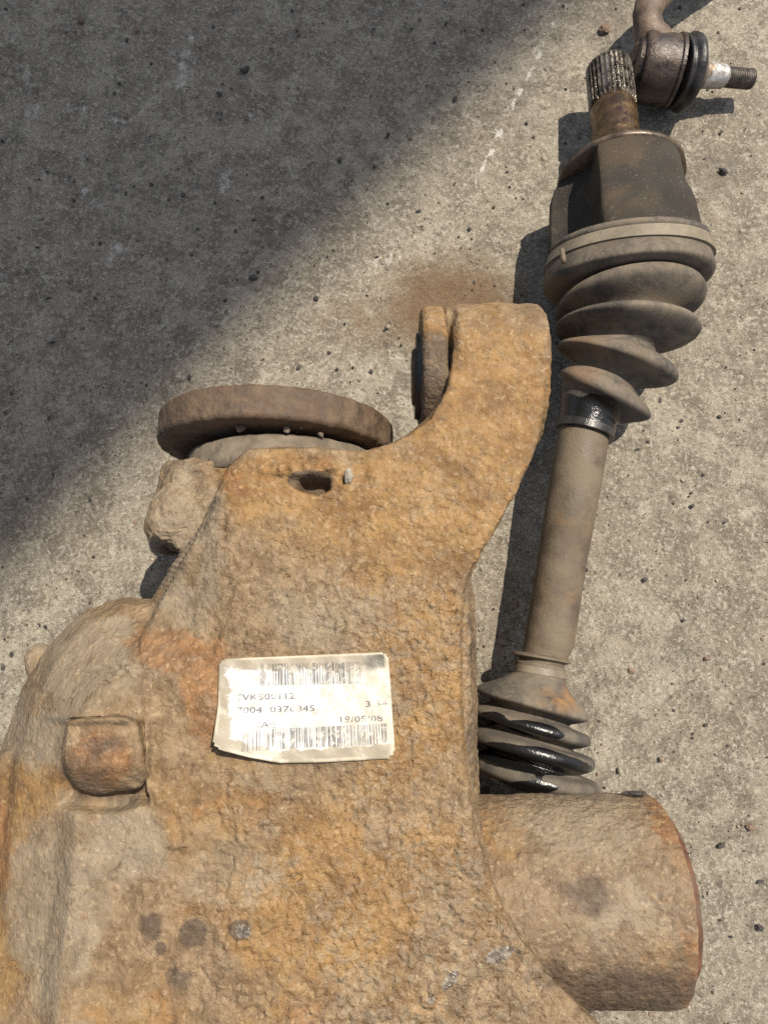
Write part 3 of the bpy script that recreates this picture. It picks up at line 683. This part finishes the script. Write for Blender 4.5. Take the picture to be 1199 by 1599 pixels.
def text(s, x_, y_, w, h):
    cu = bpy.data.curves.new('t', 'FONT'); cu.body = s; cu.resolution_u = 2
    o = bpy.data.objects.new('t', cu); col.objects.link(o)
    me = bpy.data.meshes.new_from_object(o.evaluated_get(bpy.context.evaluated_depsgraph_get()))
    bpy.data.objects.remove(o); c_ = getco(me); mn, mx = c_.min(0), c_.max(0)
    out = []
    for q_ in c_:
        a_ = (q_[0] - mn[0]) / (mx[0] - mn[0]); b_ = (q_[1] - mn[1]) / (mx[1] - mn[1])
        X_ = x_ + w * a_; Y_ = y_ + h * (1 - b_) - w * a_ * 0.03
        u, v = uv_of(X_, Y_); out.append(lab_pt(u, v, 0.00008))
    setco(me, out); me.name = 'lettering'; link('lettering', me, mlet, lab)
text('TVK500112', 369, 1084, 92, 9.5); text('7004  0370845', 372, 1104, 119, 9.5); text('3.54', 569, 1094, 34, 9.5)
text('SAE', 399, 1127, 33, 9.5); text('19/05/08', 530, 1118, 64, 9.5)

# ------------------------------------------------------------------ drive shaft
ds_root = empty('drive_shaft', P(905, 690, 0), 'greasy drive shaft with splined end and two rubber boots on concrete right of the differential', 'drive shaft')
def LR(lx, ly, rx, ry, z, pitch=0.0, tone=0):
    l, r = P(lx, ly, z), P(rx, ry, z); c_ = (l + r) / 2; a_ = (r - l) / 2; R_ = a_.length; a_.normalize()
    nrm = a_.cross(Vector((0, 0, 1))).normalized()       # towards the image bottom
    b_ = (Vector((0, 0, 1)) * math.cos(pitch) + nrm * math.sin(pitch)).normalized()
    return c_, a_, b_, R_
def loft_rings(name, rows, sub, ns=160, caps=(True, True)):
    """rows: (lx,ly,rx,ry,z,pitch,rscale) interpolated smoothly"""
    secs = []
    R_ = [LR(*r_[:6]) for r_ in rows]
    arr = [np.concatenate([np.array(c_), np.array(a_), np.array(b_), [rr * (rows[i][6] if len(rows[i]) > 6 else 1)]]) for i, (c_, a_, b_, rr) in enumerate(R_)]
    for q_ in catmull(arr, sub):
        a_ = Vector(q_[3:6]).normalized(); b_ = Vector(q_[6:9]).normalized()
        secs.append((Vector(q_[:3]), a_, b_, q_[9]))
    return loft(name, secs, ns, caps)
ZU = 0.046
# upper gaiter (convolutions fan out to the right because the joint is bent)
rows = [(859, 404, 1101, 400, ZU, .2), (857, 408, 1101.5, 404, ZU, .2), (852, 421, 1103, 418, ZU, .2, 0.99), (850, 434, 1105, 428, ZU, .18), (852, 446, 1104, 438, ZU, .15), (868, 455, 1094, 448, ZU, .10),
        (888, 461, 1074, 455, ZU, 0.05, .95), (884, 467, 1080, 461, ZU, 0.0), (872, 474, 1092, 469, ZU, -0.05), (872, 484, 1090, 481, ZU, -0.02), (888, 491, 1062, 499, ZU, 0.06, .88), (890, 497, 1060, 507, ZU, 0.07, .88),
        (872, 503, 1082, 519, ZU, 0.08), (870, 510, 1081, 532, ZU, 0.10), (890, 517, 1040, 552, ZU - .001, 0.16, .88), (892, 526, 1032, 562, ZU - .001, 0.19, .86),
        (875, 534, 1050, 582, ZU - .002, 0.22), (873, 541, 1050, 600, ZU - .002, 0.24), (888, 550, 1012, 610, ZU - .002, 0.25, .88), (890, 560, 1000, 620, ZU - .002, 0.27, .85),
        (877, 578, 1010, 640, ZU - .002, 0.3), (875, 588, 1012, 655, ZU - .002, 0.3), (878, 598, 985, 660, ZU - .002, 0.27), (876, 612, 962, 663, ZU - .002, 0.17), (874, 640, 960, 672, ZU - .002, 0.14), (872, 660, 957, 682, ZU - .002, 0.1)]
me = loft_rings('large_boot', rows, 6, 200)
def f_(c, x, y, m):
    n_ = fbm(c, 60, 3, 29) * 0.3
    m[:, 0] = np.clip(1.2 * sstep(592, 618, y + n_ * 50 - (x - 880) * 0.3) * sstep(985, 945, x), 0, 1)
    m[:, 1] = np.clip(0.7 * sstep(590, 640, y) + 0.9 * blob(x, y, 1015, 510, 14, 12) + 0.5 * sstep(905, 870, x) + n_, 0, 0.9)  # clean rubber, plus the boot's shaded left side darkened in colour
    m[:, 2] = np.clip(0.6 * blob(x, y, 900, 560, 60, 60) + 0.5 * blob(x, y, 870, 450, 50, 50) + n_ * 0.4, 0, 1)
masked(me, f_); link('large_boot', me, M_boot, ds_root)
# big clamp band
rows = [(861, 396, 1099.5, 392, ZU, .2, .985), (859, 397, 1101, 393, ZU, .2, 1.010), (854, 414, 1104, 411, ZU, .2, 1.012), (854, 415.5, 1103, 412, ZU, .2, .985)]
me = loft('clamp_band', [LR(*r_[:6])[:3] + (LR(*r_[:6])[3] * r_[6],) for r_ in rows], 200); edge_auto(me, 40); link('clamp_band', me, M_pale, ds_root)
rows = [(862, 385, 1097, 382, ZU, .2, .95), (861, 386, 1098, 383, ZU, .2, 1.0), (861, 392, 1099, 389, ZU, .2, 1.01), (860, 396.5, 1100, 393, ZU, .2, .98)]
me = loft('boot_lip', [LR(*r_[:6])[:3] + (LR(*r_[:6])[3] * r_[6],) for r_ in rows], 200); roughen(me, 0.0002, 300, 3, 5)
masked(me, lambda c, x, y, m: None); link('boot_lip', me, M_boot, ds_root)

for (ax0, ay0, ax1, ay1, zz) in ((877, 388, 880, 412, 0.0745),):
    me = lathe('clamp_ear', P(ax0, ay0, zz), P(ax1, ay1, zz), [(0, 0.0), (0.0002, 0.0012), (0.006, 0.0015), (0.0085, 0.0012), (0.0087, 0.0)], 24)
    link('clamp_ear', me, M_shaft, ds_root)
# three lobed joint housing
c_, a_, b_, R_ = LR(861, 395, 1098, 391, ZU, 0); ax = Vector(P(951, 120, 0.031)) - c_; ax.normalize()
ta = (a_ - ax * ax.dot(a_)).normalized(); tb = ta.cross(ax); tb = tb if tb.z > 0 else -tb
def lobed(R_, flat_deg=(93, 213, 333), hw=0.56, valley=0.66):
    pts = []
    for L_ in flat_deg:
        a0_ = math.radians(L_)
        d_ = R_ * 0.93; w = R_ * hw
        for s_ in (-1, -0.5, 0, 0.5, 1):
            x_, y_ = d_ + (0.05 * R_ * (1 - abs(s_) ** 2)), w * s_
            pts.append((x_ * math.cos(a0_) - y_ * math.sin(a0_), x_ * math.sin(a0_) + y_ * math.cos(a0_)))
        for k, rr in ((25, 1.0),):
            pass
        for aa, rr in ((34, 0.93), (40, 0.80), (48, valley + .04), (60, valley), (72, valley + .04), (80, 0.80), (86, 0.93)):
            t_ = a0_ + math.radians(aa); pts.append((R_ * rr * math.cos(t_), R_ * rr * math.sin(t_)))
    return pts
def lobe_secs(name, secs, mat, parent, rough=None):
    V = []; n_ = None
    for d_, s_, blend in secs:
        pts = lobed(R_ * 0.965)
        for _ in range(2): pts = [q2 for k_ in range(len(pts)) for q2 in ((pts[k_][0] * .75 + pts[(k_ + 1) % len(pts)][0] * .25, pts[k_][1] * .75 + pts[(k_ + 1) % len(pts)][1] * .25), (pts[k_][0] * .25 + pts[(k_ + 1) % len(pts)][0] * .75, pts[k_][1] * .25 + pts[(k_ + 1) % len(pts)][1] * .75))]
        for (x_, y_) in pts:
            r_ = math.hypot(x_, y_); k = min(r_, R_ * blend) / r_; V.append(c_ + ax * d_ + (ta * x_ + tb * y_) * (k * s_))
        n_ = len(pts)
    me = raw_mesh(name, V, tube_faces(len(secs), n_)); fix_normals(me)
    bm = bmesh.new(); bm.from_mesh(me); bm.to_mesh(me); bm.free()
    edge_auto(me, 28); return link(name, me, mat, parent)
Lc = (P(985, 225, ZU + 0.04) - P(1010, 350, ZU + 0.04)).length + 0.003
house = lobe_secs('joint_housing', [(-0.016, 0.98, 0.95), (0.0, 1, 1.1), (Lc * 0.5, 0.97, 1.05), (Lc - 0.016, 0.95, 1.02), (Lc - 0.009, 0.945, 0.97), (Lc - 0.003, 0.94, 0.90), (Lc - 0.001, 0.935, 0.87), (Lc, 0.92, 0.84), (Lc + 0.0008, 0.88, 0.80), (Lc + 0.0028, 0.8, 0.70), (Lc + 0.0045, 0.6, 0.55)], M_cv, ds_root)
# stub neck and splines
nk = c_ + ax * Lc; tip = P(951, 92, 0.042 + 0.0); ax2 = ax
rn = 0.0142
me = lathe('stub_neck', nk, nk + ax2, [(0.0, 0.024), (0.004, 0.0235), (0.007, 0.0225), (0.011, 0.0195), (0.018, 0.0165), (0.024, rn + 0.0006), (0.028, rn), (0.052, rn), (0.054, rn - 0.001), (0.058, rn - 0.001)], 128)
link('stub_neck', me, M_oilbrown, ds_root)
me = lathe('shoulder', nk, nk + ax, [(-0.002, 0.02), (-0.002, 0.037), (0.001, 0.0372), (0.003, 0.0355), (0.0055, 0.030), (0.008, 0.0225), (0.009, 0.02)], 128)
roughen(me, 0.0002, 200, 3, 8); link('shoulder', me, M_shoulder, ds_root)
def spl(rs):
    def f(t_):
        p_ = (t_ / (2 * math.pi) * 30) % 1.0
        return rs if 0.18 < p_ < 0.62 else (rs - 0.0019 if (p_ < 0.08 or p_ > 0.72) else rs - 0.0009)
    return f
b2 = tb; a2 = ta
secs = []
for s_, r_, tooth in ((0.0540, 0.0118, 0), (0.0545, 0.0128, 0), (0.0565, 0.0145, 1), (0.086, 0.0143, 1), (0.0878, 0.0132, 1), (0.0888, 0.0118, 0), (0.0893, 0.0085, 0), (0.088, 0.006, 0)):
    secs.append((nk + ax2 * s_, a2, b2, spl(r_) if tooth else r_))
me = loft('spline', secs, 480); edge_auto(me, 30); link('spline', me, M_spline, ds_root)

# shaft
rows = [(871, 655, 953, 672, ZU - .002, 0.1, 0.85), (868, 690, 947, 700, ZU - .003, 0.05), (856, 760, 935, 772, ZU - .005, 0), (838, 880, 913, 892, ZU - .008, 0), (821, 985, 897, 997, ZU - .010, 0), (816, 1012, 888, 1024, ZU - .011, 0), (806, 1035, 880, 1047, ZU - .012, 0, 0.94), (800, 1060, 878, 1072, ZU - .012, 0, 0.9)]
me = loft_rings('shaft', rows, 8, 120); link('shaft', me, M_shaft, ds_root)
# collar ridge + lower boot
ZL = 0.034
def ring_part(name, rows, mat, ns=140, mask=True, rough=None):
    me = loft(name, [LR(*r_[:6])[:3] + (LR(*r_[:6])[3] * r_[6],) for r_ in rows], ns); edge_auto(me, 40)
    if rough: roughen(me, *rough)
    if mask: masked(me, lambda c, x, y, m: None)
    return link(name, me, mat, ds_root)
ring_part('collar_ring', [(803, 1016, 890, 1031, ZL, 0, .9), (800, 1018, 889, 1034, ZL, 0, 1.0), (799, 1021, 888, 1037, ZL, 0, 1.0), (803, 1024, 886, 1039, ZL, 0, .9)], M_shaft, 120, False)
ring_part('small_clamp', [(806, 1036, 882, 1048, ZL, 0, .98), (805, 1037, 882, 1049, ZL, 0, 1.03), (803, 1047, 881, 1060, ZL, 0, 1.03), (803, 1048, 881, 1061, ZL, 0, .98)], M_pale, 120, False)
rows = [(804, 1030, 881, 1044, ZL, 0), (803, 1046, 881, 1060, ZL, 0), (796, 1052, 883, 1070, ZL, 0), (778, 1060, 893, 1088, ZL, 0), (752, 1068, 910, 1108, ZL, 0), (742, 1074, 915, 1119, ZL, 0), (744, 1081, 912, 1126, ZL, 0), (765, 1090, 889, 1131, ZL, 0),
        (765, 1096, 889, 1136, ZL, 0), (743, 1101, 914, 1147, ZL, 0), (737, 1107, 919, 1157, ZL, 0), (742, 1115, 914, 1164, ZL, 0), (764, 1124, 893, 1169, ZL, 0), (764, 1130, 894, 1175, ZL, 0),
        (741, 1136, 918, 1181, ZL, 0), (735, 1144, 925, 1190, ZL, 0), (738, 1154, 921, 1201, ZL, 0), (760, 1164, 904, 1208, ZL, 0), (760, 1170, 905, 1214, ZL, 0), (740, 1178, 927, 1220, ZL, 0), (735, 1188, 933, 1228, ZL, 0), (737, 1196, 932, 1236, ZL, 0), (748, 1206, 922, 1242, ZL, 0), (760, 1215, 908, 1246, ZL, 0)]
me = loft_rings('small_boot', rows, 6, 200)
def f_(c, x, y, m):
    n_ = fbm(c, 90, 3, 39) * 0.35
    g = blob(x, y, 835, 1140, 62, 15, 0.2) * 3 + blob(x, y, 765, 1122, 30, 14) * 2 + blob(x, y, 820, 1185, 120, 24, 0.16) * 4 + blob(x, y, 830, 1229, 48, 11, 0.05) * 4 + blob(x, y, 770, 1225, 30, 12) * 3 + blob(x, y, 842, 1208, 6, 26) * 3
    m[:, 0] = np.clip(g + n_ * (g > 0), 0, 1); m[:, 1] = np.clip(0.5 * sstep(1120, 1135, y) + n_, 0, 0.7)
    m[:, 2] = np.clip(1.2 * blob(x, y, 880, 1090, 50, 30), 0, 1)
masked(me, f_); link('small_boot', me, M_boot2, ds_root)

# narrow clamp of the large boot
rows = [(873, 652, 957, 676, ZU - .002, 0.1, 1.0), (873, 653, 957, 677, ZU - .002, 0.1, 1.03), (871, 664, 955, 687, ZU - .002, 0.1, 1.03), (871, 665, 955, 688, ZU - .002, 0.1, 1.0)]
me = loft('narrow_clamp', [LR(*r_[:6])[:3] + (LR(*r_[:6])[3] * r_[6],) for r_ in rows], 120); edge_auto(me, 40); link('narrow_clamp', me, M_black, ds_root)

# ------------------------------------------------------------------ ball joint
bj = empty('tie_rod_end', P(1020, 110, 0), 'rusty tie rod end with black dust boot and threaded stud beside the splines', 'tie rod end')
ZJ = 0.0225
j0 = P(986, 103, ZJ + 0.001); j1 = P(1052, 112, ZJ); jd = (j1 - j0); Lj = jd.length
rj = 0.0208
me = lathe('socket', j0, j1, [(0, 0.0), (0.0, 0.013), (0.0006, 0.0165), (0.003, 0.0172), (0.0034, 0.0195), (0.005, rj), (Lj * 0.5, rj + 0.0003), (Lj - 0.003, rj), (Lj - 0.002, rj + 0.0012), (Lj, rj + 0.0012), (Lj + 0.0006, rj - 0.002), (Lj + 0.0006, 0)], 140)
edge_auto(me, 45); roughen(me, 0.0002, 220, 3, 5); sock = link('socket', me, M_joint, bj)
s_end = P(1174, 124, 0.0150); q0 = j1; qd = (s_end - q0).normalized(); Ls = (s_end - q0).length
me = lathe('dust_boot', q0, s_end, [(0.0008, 0.010), (0.0008, 0.0205), (0.002, 0.0218), (0.0032, 0.0205), (0.0040, 0.0190), (0.0052, 0.0212), (0.0075, 0.0232), (0.0100, 0.0228), (0.0118, 0.0200), (0.0125, 0.0165), (0.0128, 0.0105)], 140)
link('dust_boot', me, M_black, bj)
me = lathe('boot_collar', q0, s_end, [(0.0125, 0.008), (0.0127, 0.0150), (0.0138, 0.0158), (0.0150, 0.0140), (0.0158, 0.0110), (0.0185, 0.0100), (0.0185, 0.006)], 100)
edge_auto(me, 45); link('boot_collar', me, M_arm, bj)
prof = [(0.0182, 0.0), (0.0182, 0.0084), (0.034, 0.0072), (0.0345, 0.0066), (0.036, 0.0060)]
me = lathe('stud', q0, s_end, prof + [(0.0362, 0.0)], 100); edge_auto(me, 40); stud = link('stud', me, M_zinc, bj)
# helical thread as real relief
d_ = qd; bb = (Vector((0, 0, 1)) - d_ * d_.z).normalized(); aa = d_.cross(bb); V = []; nsg = 72; z0, z1 = 0.0355, Ls; nr = 160
for i in range(nr + 1):
    s_ = z0 + (z1 - z0) * i / nr
    for j in range(nsg):
        t_ = 2 * math.pi * j / nsg; ph = ((s_ / 0.00125) + j / nsg) % 1.0
        r_ = 0.0063 - 0.0008 * abs(ph * 2 - 1); r_ *= min(1, 0.8 + (z1 - s_) / 0.004)
        V.append(q0 + d_ * s_ + (aa * math.cos(t_) + bb * math.sin(t_)) * r_)
me = raw_mesh('thread', V, tube_faces(nr + 1, nsg)); fix_normals(me); link('thread', me, M_thread, stud)
# forged arm
def sweep(name, pts, ns=64, sub=8):
    arr = catmull([np.array(list(p_) + [r_]) for p_, r_ in pts], sub); secs = []
    for i, q_ in enumerate(arr):
        nx_ = arr[min(i + 1, len(arr) - 1)][:3] - arr[max(i - 1, 0)][:3]; d_ = Vector(nx_).normalized()
        b_ = (Vector((0, 0, 1)) - d_ * d_.z).normalized(); secs.append((Vector(q_[:3]), d_.cross(b_), b_, q_[3]))
    return loft(name, secs, ns)
me = sweep('forged_arm', [(P(1022, 95, 0.027), 0.0150), (P(1018, 65, 0.030), 0.0125), (P(1012, 45, 0.033), 0.0095), (P(1010, 22, 0.034), 0.0090), (P(1020, -2, 0.033), 0.0100), (P(1045, -25, 0.031), 0.0100), (P(1085, -50, 0.028), 0.0095), (P(1150, -85, 0.022), 0.0095)])
roughen(me, 0.0004, 120, 3, 6); link('forged_arm', me, M_arm, bj)

# ------------------------------------------------------------------ unseen canopy, added so its roof edge shades the upper left concrete
g0, g1 = P(912, 0, 0), P(0, 918, 0); HT = 6.2; off = SUNV * (HT / SUNV.z)
ed = (g1 - g0).normalized(); inn = Vector((ed.y, -ed.x, 0)); inn = inn if inn.dot(P(100, 100, 0) - g0) > 0 else -inn
root = empty('shade_canopy', (g0 + off + inn * 1.2) * 1.0, 'unseen grey sheet steel canopy on posts, added outside the frame to cast the shadow', 'canopy')
root.location.z = 0
mid_ = (g0 + g1) / 2 + off
def slab(name, pts_xy, z0_, z1_, mat, parent):
    V = [Vector((p_.x, p_.y, z0_)) for p_ in pts_xy] + [Vector((p_.x, p_.y, z1_)) for p_ in pts_xy]; n_ = len(pts_xy)
    me = raw_mesh(name, V, tube_faces(2, n_), False); fix_normals(me); return link(name, me, mat, parent)
q_ = [mid_ - ed * 1.7, mid_ + ed * 1.7, mid_ + ed * 1.7 + inn * 2.4, mid_ - ed * 1.7 + inn * 2.4]
slab('shade_panel', q_, HT, HT + 0.04, M_steelroof, root)
for p_ in q_:
    c = p_ + (mid_ + inn * 1.2 - p_) * 0.06 + inn * (0.9 if (p_ - mid_).dot(inn) < 1 else 0.0)
    slab('post', [c + Vector((x_, y_, 0)) * 0.04 for x_, y_ in ((-1, -1), (1, -1), (1, 1), (-1, 1))], 0, HT - 0.002, M_steelroof, root)
